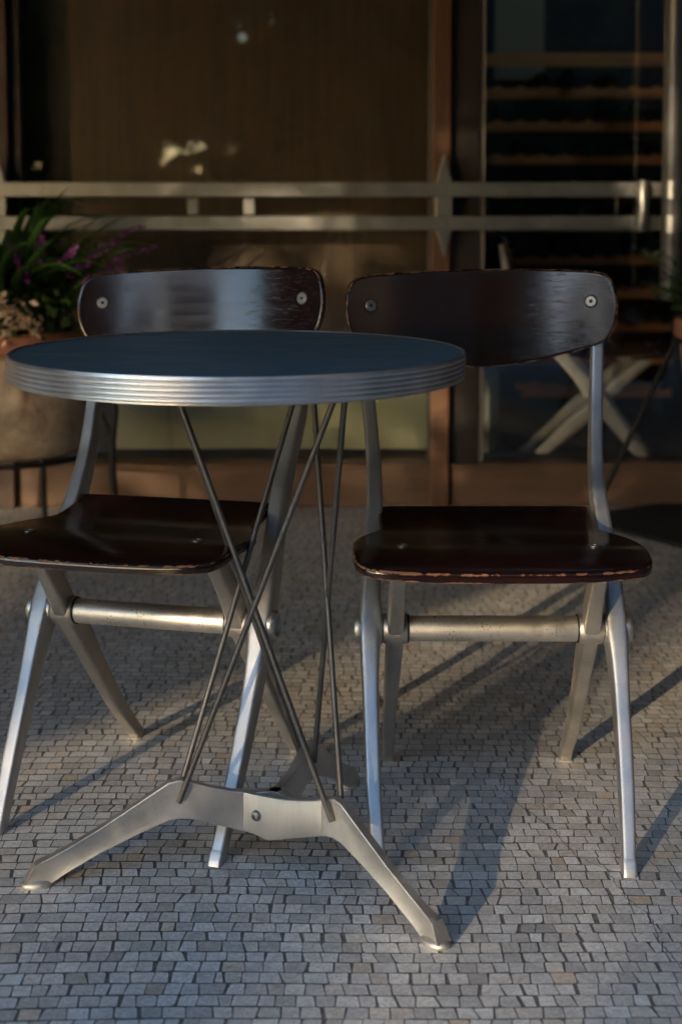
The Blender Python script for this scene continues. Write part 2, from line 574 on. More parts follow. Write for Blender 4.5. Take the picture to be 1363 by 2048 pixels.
crk = [(.245, 2.46), (.262, 2.41), (.258, 2.36), (.290, 2.27), (.318, 2.21), (.322, 2.17), (.338, 2.12), (.372, 2.08), (.378, 2.03), (.384, 1.985), (.402, 1.95), (.405, 1.91), (.401, 1.87), (.412, 1.83), (.418, 1.78), (.425, 1.70)]
cvs, cfs = [], []
for i_, (cx_, cy_) in enumerate(crk):
    for k_ in range(5):
        if i_ == len(crk) - 1 and k_:
            break
        nx_, ny_ = crk[min(i_ + 1, len(crk) - 1)]
        t = k_ / 5
        px_, py_ = cx_ + (nx_ - cx_) * t + rng.normal(0, .0015), cy_ + (ny_ - cy_) * t
        w_ = .0007 * rng.uniform(.5, 1.3)
        cvs += [(px_ - w_, py_, .0004), (px_ + w_, py_, .0004)]
cfs = [(2 * i_, 2 * i_ + 1, 2 * i_ + 3, 2 * i_ + 2) for i_ in range(len(cvs) // 2 - 1)]
MB().add(cvs, cfs).build('crack', M['grout'], floor, smooth=False)
g = MB()
g.box((-3.3, 4.79, .001), (3.3, 7.9, .004))
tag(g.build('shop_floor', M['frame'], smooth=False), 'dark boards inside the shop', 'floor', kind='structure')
g = MB()
g.box((-40, -60, -0.30), (40, GYN - 0.22, -0.15))
tag(g.build('street', M['asphalt'], smooth=False), 'asphalt street behind the terrace', 'street', kind='structure')
g = MB()
g.box((-40, GYN - 0.22, -0.30), (40, GYN, -0.0035))
tag(g.build('kerb', M['kerb'], smooth=False, bevel=0.01), 'stone kerb along the terrace edge', 'kerb', kind='structure')

# ---------------------------------------------------------------- chair
SEAT_PROF = np.array([(-.30, .424), (-.262, .4385), (-.24, .4440), (-.21, .4480), (-.17, .4505), (-.13, .4495), (-.09, .4465), (-.04, .4440), (0, .4445), (.04, .4485), (.07, .4535), (.09, .4590), (.12, .469)])
_pf = np.array([tuple(p) for p in catmull(SEAT_PROF, 8)])
def seat_z(yy):
    return float(np.interp(yy, _pf[:, 0], _pf[:, 1]))
SEAT_HALF = [(0, -.262), (.06, -.2616), (.12, -.2588), (.163, -.2530), (.187, -.2440), (.1995, -.226), (.2035, -.198), (.2045, -.155), (.2010, -.105), (.193, -.066), (.177, -.032), (.1655, -.012), (.163, .01), (.163, .05), (.162, .08), (.155, .09), (.08, .091), (0, .091)]
BACK_HALF = [(0, -.0786), (.023, -.0782), (.064, -.0742), (.105, -.0667), (.146, -.0567), (.1785, -.0468), (.199, -.0385), (.211, -.026), (.2195, -.0056), (.2236, .019), (.221, .0433), (.213, .063), (.195, .0730), (.154, .0768), (.08, .0786), (0, .0794)]
OUTER = [(.174, -.203, 0, .0106, .0128), (.1745, -.196, .011, .0105, .0128), (.1750, -.190, .019, .0097, .0125), (.1800, -.137, .10, .0110, .0150), (.1830, -.073, .20, .0119, .0185), (.1835, -.043, .25, .0138, .0215), (.1825, -.017, .295, .0168, .0245), (.1815, .012, .345, .0152, .0225), (.1790, .047, .40, .0135, .0200), (.1745, .092, .46, .0125, .0190), (.1750, .134, .52, .0113, .0175), (.1815, .178, .60, .0104, .0145), (.1865, .205, .68, .0097, .0115), (.190, .222, .785, .0085, .0070)]
INNER = [(.148, .236, 0, .0104, .0125), (.148, .228, .012, .0103, .0125), (.1482, .221, .021, .0094, .0120), (.149, .160, .085, .0100, .0145), (.148, .093, .165, .0112, .0175), (.1465, .032, .24, .0126, .0215), (.1455, -.017, .295, .0128, .0205), (.1450, -.052, .345, .0122, .0190), (.1440, -.094, .395, .0112, .0170), (.142, -.130, .432, .0140, .0150)]

def casting(stations, s):
    st = catmull(stations, 7)
    rings = []
    for i, q in enumerate(st):
        t = Vector(st[min(i + 1, len(st) - 1)][:3] - st[max(i - 1, 0)][:3])
        t.x = 0
        t.normalize()
        if i == 0:
            t = Vector((0, 0, 1))
        nrm = Vector((0, t.z, -t.y))
        rings.append(superring(Vector((s * q[0], q[1], q[2])), Vector((q[3], 0, 0)), nrm * q[4], 5.4, 32))
    return MB().rings(rings)

def make_chair():
    root = thing('cafe_chair', '', 'chair')
    hub = (-.017, .295)
    # seat
    so = smooth_outline(SEAT_HALF, 7)
    plate(so, lambda u, v, h: (u, v, seat_z(v) - h), 0.0135).build('seat', M['ply'], root, angle=55)
    # backrest, bent plywood
    Rc = 0.55
    bo = smooth_outline(BACK_HALF, 7)
    def bm_(u, v, h):
        r = Rc + h
        return (r * math.sin(u / Rc), 0.236 + v * 0.20 - Rc + r * math.cos(u / Rc), 0.74 + v)
    bk = plate(bo, bm_, 0.0095).build('backrest', M['plyback'], root, angle=55, origin=(0, 0.236, 0.74))
    def screw(name, parent, c, nrm, r, off=(0, 0, 0)):
        nrm = Vector(nrm).normalized()
        mb = MB()
        prof = [(r, 0.0), (r, 0.0014), (r * 0.86, 0.0021), (r * 0.34, 0.0021), (r * 0.28, 0.0004), (0.0001, 0.0003)]
        q = nrm.to_track_quat('Z', 'Y')
        rings = [[Vector(c) + q @ Vector((a * math.cos(2 * math.pi * j / 24), a * math.sin(2 * math.pi * j / 24), h)) for j in range(24)] for a, h in prof]
        mb.rings(rings)
        mb.v = [(p[0] - off[0], p[1] - off[1], p[2] - off[2]) for p in mb.v]
        mb.build(name, M['screw'], parent, angle=20)
        mb = MB()
        prof = [(r * 1.2, -0.0004), (r * 1.2, 0.0005), (r * 0.9, 0.0007)]
        mb.rings([[Vector(c) + q @ Vector((a * math.cos(2 * math.pi * j / 24), a * math.sin(2 * math.pi * j / 24), h)) for j in range(24)] for a, h in prof])
        mb.v = [(p[0] - off[0], p[1] - off[1], p[2] - off[2]) for p in mb.v]
        mb.build('washer', M['rubber'], parent, angle=20)
    for s in (-1, 1):
        a = s * .181 / Rc
        p = bm_(s * .181, .026, -0.0002)
        screw('screw', bk, p, (-math.sin(a), -math.cos(a), 0.20), 0.0093, (0, 0.236, 0.74))
    st = [q for q in root.children if q.name.startswith('seat')][0]
    for s in (-1, 1):
        screw('screw', st, (s * .134, -.148, seat_z(-.148) + 0.0002), (0, 0, 1), 0.0082)
    for s in (-1, 1):
        mb = casting(OUTER, s)
        mb.lathe([(.0205, -.0182), (.0225, -.0172), (.0232, -.010), (.0232, .010), (.0225, .0172), (.0205, .0182)], 36, (s * .1825, *hub), 'x')
        mb.build('front_leg', M['cast'], root, angle=50)
        mb = casting(INNER, s)
        mb.lathe([(.0212, -.0182), (.0226, -.0165), (.0230, -.006), (.0230, .006), (.0226, .0160), (.0212, .0178)], 36, (s * .1455, *hub), 'x')
        mb.box((s * .1420 - .013, -.185, .4315), (s * .1420 + .013, -.105, .4365))
        mb.build('rear_leg', M['castrough'], root, angle=50)
        mb = MB()
        mb.lathe([(.0200, -.0014), (.0212, -.0010), (.0212, .0010), (.0200, .0014)], 36, (s * .1265, *hub), 'x')
        mb.build('gasket', M['rubber'], root, angle=50)
        # open tube end with its ring
        x0 = s * .1990
        prof = [(.022, 0), (.022, s * .004), (.0195, s * .0075), (.0165, s * .0075), (.0155, s * .004), (.0155, -s * .010), (.0001, -s * .010)]
        MB().lathe(prof, 40, (x0, *hub), 'x').build('end_cap', M['tube'], root, angle=40)
    MB().lathe([(.0188, -.1265), (.0192, -.1245), (.0192, .1245), (.0188, .1265)], 48, (0, *hub), 'x').build('crossbar', M['tube'], root, angle=50)
    return root

chair = make_chair()
chair.location = (.2265, 2.27, 0)
[q for q in chair.children if q.name.startswith('seat')][0].location = (-.006, 0, 0)
chair['label'] = 'dark plywood chair with crazed lacquer, right of the round table'
chair['group'] = 'cafe chairs'
[q for q in chair.children if q.name.startswith('backrest')][0].rotation_euler = (0, R(-1.1), 0)
ch2 = copy_tree(chair)
ch2.location = (-.283, 2.345, -.0015)
ch2.rotation_euler = (R(.5), R(-.7), R(-17))
[q for q in ch2.children if q.name.startswith('seat')][0].location = (0, 0, 0)
ch2['label'] = 'dark plywood chair half hidden behind the round table'
[q for q in ch2.children if q.name.startswith('backrest')][0].rotation_euler = (0, R(-1.7), 0)
ch3 = copy_tree(chair)
ch3.location = (.80, 4.90, 0)
ch3.rotation_euler = (0, 0, R(84))
ch3.scale = (1, 1.3, 1)
ch3['label'] = 'chair seen side-on behind the shop window glass'

# ---------------------------------------------------------------- table
TC = Vector((-.14, 2.083, 0))
BC = Vector((-.092, 2.095, 0))
table = thing('cafe_table', 'round bistro table with slate blue top and ribbed metal edge', 'table', (0, 0, 0))
mb = MB()
mb.lathe([(.0001, .7295), (.20, .7295), (.304, .7295), (.3045, .700), (.0001, .700)], 160, TC, cap=False)
mb.build('tabletop', M['laminate'], table, angle=30)
prof = [(.3035, .7298), (.3045, .7312), (.3065, .7316), (.3080, .7308)]
for i in range(5):
    z0 = .7295 - i * .0063
    prof += [(.3084, z0 - .0006), (.3088, z0 - .0016), (.3089, z0 - .0028), (.3087, z0 - .0042), (.3082, z0 - .0050), (.3074, z0 - .0055), (.3074, z0 - .0060)]
prof += [(.3075, .6975), (.3060, .6965), (.3035, .6975)]
mb = MB()
mb.lathe(prof, 200, TC, cap=False)
mb.build('edge_band', M['rim'], table, angle=35)
mb = MB()
mb.lathe([(.0001, .6995), (.165, .6995), (.17, .697), (.17, .690), (.0001, .690)], 48, BC, cap=False)
mb.build('under_plate', M['rod'], table)

ARM = [(-.012, .110, .043), (.03, .110, .050), (.06, .114, .060), (.09, .122, .0705), (.118, .131, .0785), (.1345, .1358, .0805), (.150, .133, .079), (.19, .1085, .064), (.242, .077, .0415), (.29, .051, .0165), (.308, .0425, .0055), (.320, .0375, .001), (.333, .032, .0005), (.341, .018, .0005), (.347, .008, .0005)]
ANG = [R(-168.5), R(-47.5), R(70)]
def P2(r, a, z=0.0, off=0.0):
    return Vector((BC.x + r * math.cos(a) - off * math.sin(a), BC.y + r * math.sin(a) + off * math.cos(a), z))
for ia, a in enumerate(ANG):
    sc = (1.0, .945, .935)[ia]
    st = []
    for q in ARM:
        st.append(q)
    dense = []
    for i in range(len(st) - 1):
        for j in range(4):
            t = j / 4
            dense.append([st[i][k] * (1 - t) + st[i + 1][k] * t for k in range(3)])
    dense.append(list(st[-1]))
    # channel section: web with thicker lips along both edges
    rings = []
    T = Vector((-math.sin(a), math.cos(a), 0))
    sec = [(-1, -.0058), (-1, .0058), (-.94, .0068), (-.84, .0064), (-.6, .0054), (0, .0050), (.6, .0054), (.84, .0064), (.94, .0068), (1, .0058), (1, -.0058), (.94, -.0068), (.84, -.0064), (.6, -.0054), (0, -.0050), (-.6, -.0054), (-.84, -.0064), (-.94, -.0068)]
    for r_, zt, zb in dense:
        zc, hh = (zt + zb) / 2, (zt - zb) / 2
        c0 = P2(r_ * sc, a, zc)
        fl_ = 1 + max(0.0, (r_ - .29) / .05) ** 2 * .7
        rings.append([c0 + T * w * fl_ + Vector((0, 0, hh * u)) for u, w in sec])
    mb = MB().rings(rings)
    lg = mb.build('leg', M['base'], table, angle=35, bevel=0.0012)
    # rounded foot
    c0 = P2(.330 * sc, a, 0)
    mb = MB()
    foot = [(.0001, .0105), (.008, .0100), (.0125, .0085), (.0146, .0055), (.0150, .003), (.0142, .0004), (.0001, .0004)]
    mb.lathe(foot, 28, (0, 0, 0), cap=False)
    D = Vector((math.cos(a), math.sin(a), 0))
    mb.v = [tuple(c0 + D * (p[0] * 1.5) + T * (p[1] * 1.05) + Vector((0, 0, p[2]))) for p in mb.v]
    mb.build('foot', M['lap'], lg, angle=60)
    if ia == 1:
        # the tab that laps over the left arm, with its bolt
        aL = ANG[0]
        off = -.0125 if True else 0
        nL = Vector((-math.sin(aL), math.cos(aL), 0))
        front = nL if nL.y < 0 else -nL
        rr = []
        nR = Vector((math.sin(a), -math.cos(a), 0))
        if nR.y > 0:
            nR = -nR
        PA, PB = P2(.0465, aL) + front * .0080, P2(.105, a) + nR * .0066
        ch_ = (PB - PA).normalized()
        fn = Vector((ch_.y, -ch_.x, 0))
        if fn.y > 0:
            fn = -fn
        for t_, zt, zb in ((0, .1120, .0590), (.2, .1124, .0545), (.28, .1128, .0520), (.36, .1134, .0530), (.55, .1150, .0605), (.75, .1190, .0680), (.9, .1230, .0735), (1.0, .1262, .0765)):
            c0 = PA.lerp(PB, t_) + Vector((0, 0, (zt + zb) / 2))
            hh = (zt - zb) / 2 + .0006
            rr.append([c0 + fn * w + Vector((0, 0, hh * u)) for u, w in ((-1, -.007), (-1, -.0008), (-.95, 0), (.95, 0), (1, -.0008), (1, -.007))])
        MB().rings(rr).build('lap_plate', M['lap'], lg, bevel=.001)
        c0 = PA.lerp(PB, .17) + Vector((0, 0, .0835))
        q = fn.to_track_quat('Z', 'Y')
        mb = MB()
        pr_ = [(.0078, 0), (.0078, .0012), (.0066, .0038), (.004, .005), (.003, .0052), (.0028, .003), (.0001, .0028)]
        mb.rings([[c0 + q @ Vector((u * math.cos(6.28318 * j / 24), u * math.sin(6.28318 * j / 24), h)) for j in range(24)] for u, h in pr_])
        mb.build('bolt', M['screw'], lg, angle=45)
# six crossing rods, two on each side of the three-sided frame
TOPR = .14
TANG = [R(-168), R(-48), R(72)]
for i in range(3):
    for k in (1, 2):
        j = (i + k) % 3
        sgn = 1 if k == 1 else -1
        b0 = P2(.136 * (1, .945, .935)[i], ANG[i], .106, 0.0095 * sgn)
        t0 = P2(TOPR, TANG[j], .692, -0.006 * sgn)
        MB().tube([b0, t0], .0041, 14).build('rod', M['rod'], table)

# ---------------------------------------------------------------- shop front
shop = thing('shop_front', 'dark wooden shop front with large panes of glass behind the chairs', 'building', (0, 4.6, 0))
def part(name, mb, m, parent=shop, **k):
    o_ = mb.build(name, m, parent, **k)
    if parent is shop:
        for v_ in o_.data.vertices:
            v_.co.y -= 4.6
    return o_
ZT = 2.86
part('plinth', MB().box((-3.4, 4.575, 0), (3.4, 4.78, .122)), M['plinth'], smooth=False, bevel=.006)
part('sill', MB().box((-3.4, 4.562, .1222), (3.4, 4.78, .132)), M['plinth'], smooth=False, bevel=.002)
part('post', MB().box((.2665, 4.545, .0), (.322, 4.561, ZT)), M['stile'], smooth=False, bevel=.004)
part('post', MB().box((-1.60, 4.545, .0), (-.976, 4.561, ZT)), M['column'], smooth=False, bevel=.004)
part('post', MB().box((2.1, 4.545, .0), (2.4, 4.561, ZT)), M['column'], smooth=False, bevel=.004)
for x0, x1 in ((-.975, -.948), (.262, .268), (.323, .412), (2.06, 2.2)):
    part('window_frame', MB().box((x0, 4.585, .133), (x1, 4.66, ZT)), M['frame'], smooth=False, bevel=.002)
part('door_edge', MB().box((.4135, 4.60, .133), (.4275, 4.65, ZT)), M['pale'], smooth=False, bevel=.002)
for x0, x1 in ((-.947, .2615), (.428, 2.059)):
    part('window_pane', MB().box((x0, 4.628, .133), (x1, 4.634, ZT)), M['glass'], smooth=False)
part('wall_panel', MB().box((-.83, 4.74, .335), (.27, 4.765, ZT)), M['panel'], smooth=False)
part('wall_panel', MB().box((-.946, 4.745, .15), (-.834, 4.76, ZT)), M['dim_inside'], smooth=False)  # added sheet, coloured as the dim interior behind the glass
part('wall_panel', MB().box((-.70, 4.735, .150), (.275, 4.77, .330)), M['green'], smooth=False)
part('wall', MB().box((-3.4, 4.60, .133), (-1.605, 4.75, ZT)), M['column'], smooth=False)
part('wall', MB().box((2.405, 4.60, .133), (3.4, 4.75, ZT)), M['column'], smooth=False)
aw = []
for xx in (-3.6, 3.6):
    aw += [(xx, .70, 2.12), (xx, 4.55, 2.66), (xx, 4.55, 2.70), (xx, .70, 2.16)]
part('shade_awning', MB().add(aw, [(0, 1, 2, 3), (7, 6, 5, 4), (0, 4, 5, 1), (1, 5, 6, 2), (2, 6, 7, 3), (3, 7, 4, 0)]).box((-3.6, .68, 1.98), (3.6, .698, 2.16)), M['shade_awning'], smooth=False)  # unseen canopy, shaped to dim sky light towards the rear floor
part('flat_roof', MB().box((-3.6, 4.661, 2.863), (.30, 8.1, 3.0)), M['ceiling'], smooth=False)
part('flat_roof', MB().box((.301, 4.661, 2.863), (3.6, 5.15, 3.0)), M['ceiling'], smooth=False)
part('added_glass_roof', MB().box((.301, 5.151, 2.87), (3.6, 8.1, 2.88)), M['glass'], smooth=False)  # unseen, added to let sky light down onto the wine rack

# interior of the shop
def room(name, lo, hi, m, label):
    tag(MB().box(lo, hi).build(name, m, smooth=False), label, 'wall', kind='structure')
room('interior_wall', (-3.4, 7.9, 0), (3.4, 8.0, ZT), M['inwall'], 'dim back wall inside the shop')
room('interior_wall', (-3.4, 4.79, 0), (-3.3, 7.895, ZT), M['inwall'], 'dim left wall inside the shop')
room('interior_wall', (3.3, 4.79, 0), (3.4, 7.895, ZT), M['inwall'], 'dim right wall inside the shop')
part('partition', MB().box((-.95, 4.80, 0), (-.90, 6.9, ZT)), M['inwall'], smooth=False)
part('partition', MB().box((.275, 4.80, 0), (.33, 5.3, ZT)), M['inwall'], smooth=False)
part('partition', MB().box((.52, 6.62, 0), (2.2, 6.66, ZT - .002)), M['inwall'], smooth=False)
part('alcove', MB().box((.65, 6.60, 1.42), (.86, 6.615, 2.15)), M['beige'], smooth=False)

# wine rack with scalloped shelves
rack = thing('wine_rack', 'pine wine rack, orange deepened for warm lamp light, with scalloped shelves inside the shop', 'shelf', (0, 6.3, 0))
def sub(mb, dy):
    mb.v = [(p[0], p[1] - dy, p[2]) for p in mb.v]
    return mb
for zi in range(11):
    zt = 1.497 - zi * .137
    x0 = .585 + max(0, zi - 1) * .018
    x1 = 1.36
    poly = [(x0, zt - .024), (x1, zt - .024), (x1, zt + .012)]
    k = int((x1 - x0) / .092)
    xs = np.linspace(x1, x0, k * 8 + 1)
    for xx in xs[1:]:
        t_ = ((xx - .59) / .092) % 1.0
        poly.append((float(xx), zt + .004 + (.020 * (1 - math.sqrt(max(0, 1 - (abs(t_ - .5) * 2 - 1) ** 2))) if zi else .006)))
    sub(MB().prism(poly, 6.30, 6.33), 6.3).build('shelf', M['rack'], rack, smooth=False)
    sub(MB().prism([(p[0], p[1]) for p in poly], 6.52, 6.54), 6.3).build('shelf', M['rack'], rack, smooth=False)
for xx in (.56, 1.365):
    sub(MB().box((xx, 6.29, 0), (xx + .022, 6.55, 1.62)), 6.3).build('upright', M['frame'], rack, smooth=False)
bottle0 = None
for zi in range(1, 10):
    zt = 1.497 - zi * .137
    for kx in range(8):
        bx = .59 + .092 * (kx + .5)
        if bx < .585 + max(0, zi - 1) * .018 + .04 or random.random() < (.45 if zi < 3 else .18):
            continue
        if bottle0 is None:
            mb = MB()
            mb.lathe([(.0001, .0), (.034, .0), (.037, .006), (.037, .19), (.030, .215), (.0145, .24), (.0135, .29), (.0155, .292), (.0155, .302), (.0001, .303)], 20, axis='y', cap=False)
            bo = mb.build('wine_bottle', M['bottle'])
            bottle0 = bo
        else:
            bo = bottle0.copy()
            COL.objects.link(bo)
        flip = random.random() < .35
        bo.location = (bx, 6.57 if flip else 6.26, zt + .042)
        bo.rotation_euler = (0, 0, math.pi if flip else 0)
        tag(bo, 'dark wine bottle lying on a scalloped shelf of the rack', 'bottle', 'bottles in the wine rack')

# cabinet inside, behind the door edge
cab = thing('side_cabinet', 'grey green cabinet with an orange panel inside the door', 'cabinet', (.40, 5.0, 0))
MB().box((-.05, -.04, 0), (.115, .16, .36)).build('body', M['cab'], cab, smooth=False, bevel=.004)
MB().box((-.03, -.048, .20), (.03, -.041, .345)).build('door', M['orange'], cab, smooth=False, bevel=.002)

# guard rail across the windows
rail = thing('guard_rail', 'pair of flat steel bars with pointed uprights across the windows', 'railing', (0, 4.5, 0))
def rp_(name, mb, parent=rail, **k):
    return sub(mb, 4.5).build(name, M['rail'], parent, **k)
bars = []
for z0, z1 in ((.932, .975), (.835, .877)):
    bars.append(rp_('bar', MB().box((-2.0, 4.488, z0), (2.3, 4.498, z1)), smooth=False, bevel=.0025))
for xc in (.30, -1.0):
    poly = [(xc, .755), (xc + .013, .80), (xc + .0215, .826), (xc + .0245, .855), (xc + .0255, .905), (xc + .0245, .955), (xc + .0215, .985), (xc + .013, 1.012), (xc, 1.062), (xc - .013, 1.012), (xc - .0215, .985), (xc - .0245, .955), (xc - .0255, .905), (xc - .0245, .855), (xc - .0215, .826), (xc - .013, .80)]
    pk = rp_('picket', MB().prism(poly, 4.4985, 4.506), smooth=False, bevel=.0025)
    for zr in (.952, .856):
        mb = MB().lathe([(.0075, 0), (.0075, -.002), (.005, -.0045), (.0001, -.005)], 16, (xc, 4.4878, zr), 'y')
        rp_('rivet', mb, pk)
for xc in (-.431, -.267):
    rp_('spacer', MB().box((xc - .016, 4.4895, .8795), (xc + .016, 4.500, .9285)), smooth=False, bevel=.002)
mb = MB().tube([(.873, 4.470, .975), (.871, 4.462, .945), (.8715, 4.458, .905), (.870, 4.462, .865), (.868, 4.470, .836)], [.017, .020, .015, .020, .017], 20)
rp_('latch', mb, angle=60)
for zr in (.952, .856):
    rp_('collar', MB().lathe([(.023, -.004), (.026, -.010), (.020, -.018), (.0001, -.02)], 24, (.8705, 4.4775, zr), 'y'))
handle = thing('door_handle', 'tall round steel pull handle standing at the right edge', 'handle', (.946, 4.42, 0))
MB().lathe([(.0001, .635), (.022, .635), (.029, .645), (.029, 2.3), (.0001, 2.3)], 32, cap=False).build('tube', M['rail'], handle)
for zr in (.76, 1.9):
    MB().tube([(0, 0, zr), (0, .21, zr)], .011, 16).build('bracket', M['rail'], handle)
MB().lathe([(.0305, -.0), (.0305, .05)], 32, (0, 0, .928), cap=False).build('clamp', M['rail'], handle)
MB().lathe([(.0305, -.0), (.0305, .05)], 32, (0, 0, .830), cap=False).build('clamp', M['rail'], handle)

# ---------------------------------------------------------------- doormat
dm = MB().box((-.62, 0, .0008), (0, .95, .012))
ob = dm.build('doormat', M['mat'], smooth=False, bevel=.003)
ob.location = (.905, 3.93, 0)
ob.rotation_euler = (0, 0, R(32 - 90 + 90))
ob.location = (1.0, 3.87, 0)
ob.rotation_euler = (0, 0, R(-58))
tag(ob, 'black rubber doormat on the mosaic by the door', 'mat')

# ---------------------------------------------------------------- planters
POTY = 4.02
pot = thing('stone_pot', 'large weathered round pot in a stand left of the table', 'pot', (-.885, POTY, .262))
prof = [(.0001, 0), (.162, 0), (.192, .012), (.210, .05), (.222, .12), (.226, .17), (.218, .225), (.200, .262), (.205, .272), (.212, .285), (.212, .318), (.203, .328), (.190, .325), (.186, .300), (.0001, .298)]
MB().lathe(prof[:9], 64, cap=False).build('body', M['stone'], pot)
MB().lathe(prof[8:14], 64, cap=False).build('rim', M['terra'], pot)
MB().lathe([(.188, .290), (.10, .298), (.0001, .302)], 40, cap=False).build('soil', M['soil'], pot)
stand = thing('plant_stand', 'black wrought iron stand carrying the big weathered pot', 'stand', (-.885, POTY, 0))
MB().tube([(.214 * math.cos(t), .214 * math.sin(t), .258) for t in np.linspace(0, 2 * math.pi, 41)], .007, 10, cap=False).build('ring', M['iron'], stand)
for k in range(4):
    a = R(-8 + 90 * k)
    u = Vector((math.cos(a), math.sin(a), 0))
    lp = [u * .300 + Vector((0, 0, .0)), u * .293 + Vector((0, 0, .30)), u * .290 + Vector((0, 0, .36))]
    MB().tube([u * .305, u * .292 + Vector((0, 0, .20)), u * .290 + Vector((0, 0, .30)), u * .302 + Vector((0, 0, .38)), u * .295 + Vector((0, 0, .43))], [.009, .009, .010, .007, .004], 10).build('leg', M['iron'], stand)
    sc = [u * (.290 - .055 * t) + Vector((0, 0, .305 + .065 * t + .03 * math.sin(3.0 * t))) for t in np.linspace(0, 1, 9)]
    MB().tube(sc, .006, 8).build('scroll', M['iron'], stand)
    MB().tube([u * .290 + Vector((0, 0, .262)), u * .205 + Vector((0, 0, .256))], .006, 8).build('bracket', M['iron'], stand)
MB().tube([(-.30 + .02, -.235, .40), (-.17, -.245, .446), (-.09, -.24, .462), (.0, -.235, .468)], .0055, 8).build('hoop', M['iron'], stand)

def blade(mb, base, tip, w, droop, k=8, tw=0.0):
    base, tip = Vector(base), Vector(tip)
    d = tip - base
    side = Vector((-d.y, d.x, 0))
    side = side.normalized() if side.length > 1e-4 else Vector((1, 0, 0))
    side = Matrix.Rotation(tw, 3, d.normalized()) @ side
    L, Rr, C_ = [], [], []
    for i in range(k + 1):
        t = i / k
        p = base + d * t + Vector((0, 0, droop * 4 * t * (1 - t)))
        ww = w * (0.55 + 0.9 * t if t < .5 else 1.0) * (1 - t) ** 0.6
        L.append(p - side * ww); Rr.append(p + side * ww); C_.append(p - Vector((0, 0, ww * .5)))
    vs = [q for tr in zip(L, C_, Rr) for q in tr]
    fs = []
    for i in range(k):
        for j in (0, 1):
            fs.append((3 * i + j, 3 * i + j + 1, 3 * i + j + 4, 3 * i + j + 3))
    mb.add(vs, fs)

def leaf(mb, p, d, s, asp=.45):
    d = Vector(d).normalized()
    up = Vector((random.gauss(0, .5), random.gauss(0, .5), 1))
    a = d.cross(up)
    a = a.normalized() if a.length > 1e-4 else Vector((1, 0, 0))
    p = Vector(p)
    mid = p + d * s * .5 + up.normalized() * s * .08
    mb.add([p, mid + a * s * asp * .5, p + d * s, mid - a * s * asp * .5], [(0, 1, 2, 3)])

PZ = .262 + .30
px0 = -.885
strap = thing('strap_leaf_plant', 'tall plant with long dark arching strap leaves in the big pot', 'plant', (px0, POTY, PZ))
mb = MB()
for k in range(95):
    a = random.uniform(0, 2 * math.pi)
    ln = random.uniform(.18, .46)
    rise = random.uniform(.10, .36)
    b0 = (random.uniform(-.06, .06), random.uniform(-.06, .06), 0)
    blade(mb, b0, (ln * math.cos(a), ln * math.sin(a) * .8, rise), random.uniform(.012, .022), random.uniform(.04, .14), tw=random.uniform(-.5, .5))
for tip, dr in (((.42, -.02, .24), .10), ((.36, -.1, .33), .06), ((.28, -.1, .30), .09), ((.24, -.12, .22), .10), ((.40, -.05, .30), .07), ((.35, -.12, .27), .10), ((.30, .02, .35), .05), ((-.02, -.1, .46), .05), ((-.06, -.12, .42), .04), ((.20, -.1, .40), .06), ((-.12, -.15, .40), .06), ((.13, .0, .44), .04)):
    blade(mb, (random.uniform(-.03, .03), random.uniform(-.03, .03), 0), tip, .019, dr, 10)
mb.build('leaf_blades', M['leaf'], strap, angle=0)
salvia = thing('purple_sage', 'purple flowering sage with leaning flower spikes in the big pot', 'plant', (px0 + .08, POTY - .04, PZ))
stems, fl, lv = MB(), MB(), MB()
for tip in ((.30, -.06, .295), (.26, -.10, .19), (.14, -.1, .24), (.17, -.08, .20), (.06, -.12, .27), (-.02, -.12, .25), (.20, .02, .25), (-.14, -.14, .13), (-.10, -.10, .20), (.02, -.15, .18), (.33, -.02, .24)):
    tip = Vector(tip)
    pts = [Vector((0, 0, 0)).lerp(tip, t) + Vector((0, 0, .05 * math.sin(math.pi * t))) for t in np.linspace(0, 1, 8)]
    stems.tube(pts, .0022, 5)
    fl = MB()
    for t in np.linspace(.60, 1.0, 26):
        i = min(6, int(t * 7)); p = pts[i].lerp(pts[i + 1], t * 7 - i)
        for q in range(3):
            leaf(fl, p, (random.gauss(0, 1), random.gauss(0, 1), random.gauss(.3, .7)), random.uniform(.010, .020) * (1.25 - t * .5), .7)
    fl.build('flower_spike', M['purple'], salvia, angle=0)
    for t in np.linspace(.12, .6, 14):
        i = min(6, int(t * 7)); p = pts[i].lerp(pts[i + 1], t * 7 - i)
        leaf(lv, p, (random.gauss(0, 1), random.gauss(0, 1), random.gauss(.1, .5)), random.uniform(.03, .055), .4)
stems.build('stems', M['leaf2'], salvia)
lv.build('leaves', M['leaf2'], salvia, angle=0)
bed = thing('cream_flower_plant', 'low bushy plant with clusters of cream pink flowers over the rim', 'plant', (px0, POTY - .08, PZ))
lv, fl = MB(), MB()
for k in range(950):
    a = random.uniform(0, 2 * math.pi)
    r_ = .24 * math.sqrt(random.random())
    z = random.uniform(0, 1) ** .8 * (.155 - r_ * .25) + .015
    leaf(lv, (r_ * math.cos(a), r_ * math.sin(a) * .75, z), (math.cos(a) + random.gauss(0, .7), math.sin(a) + random.gauss(0, .7), random.gauss(.2, .6)), random.uniform(.018, .04), .55)
for k in range(70):
    lv_x = random.gauss(-.10, .05)
    leaf(lv, (lv_x, -.16 + random.gauss(0, .02), random.uniform(-.07, .02)), (random.gauss(0, 1), random.gauss(-.4, .6), random.gauss(-.3, .6)), random.uniform(.02, .04), .55)
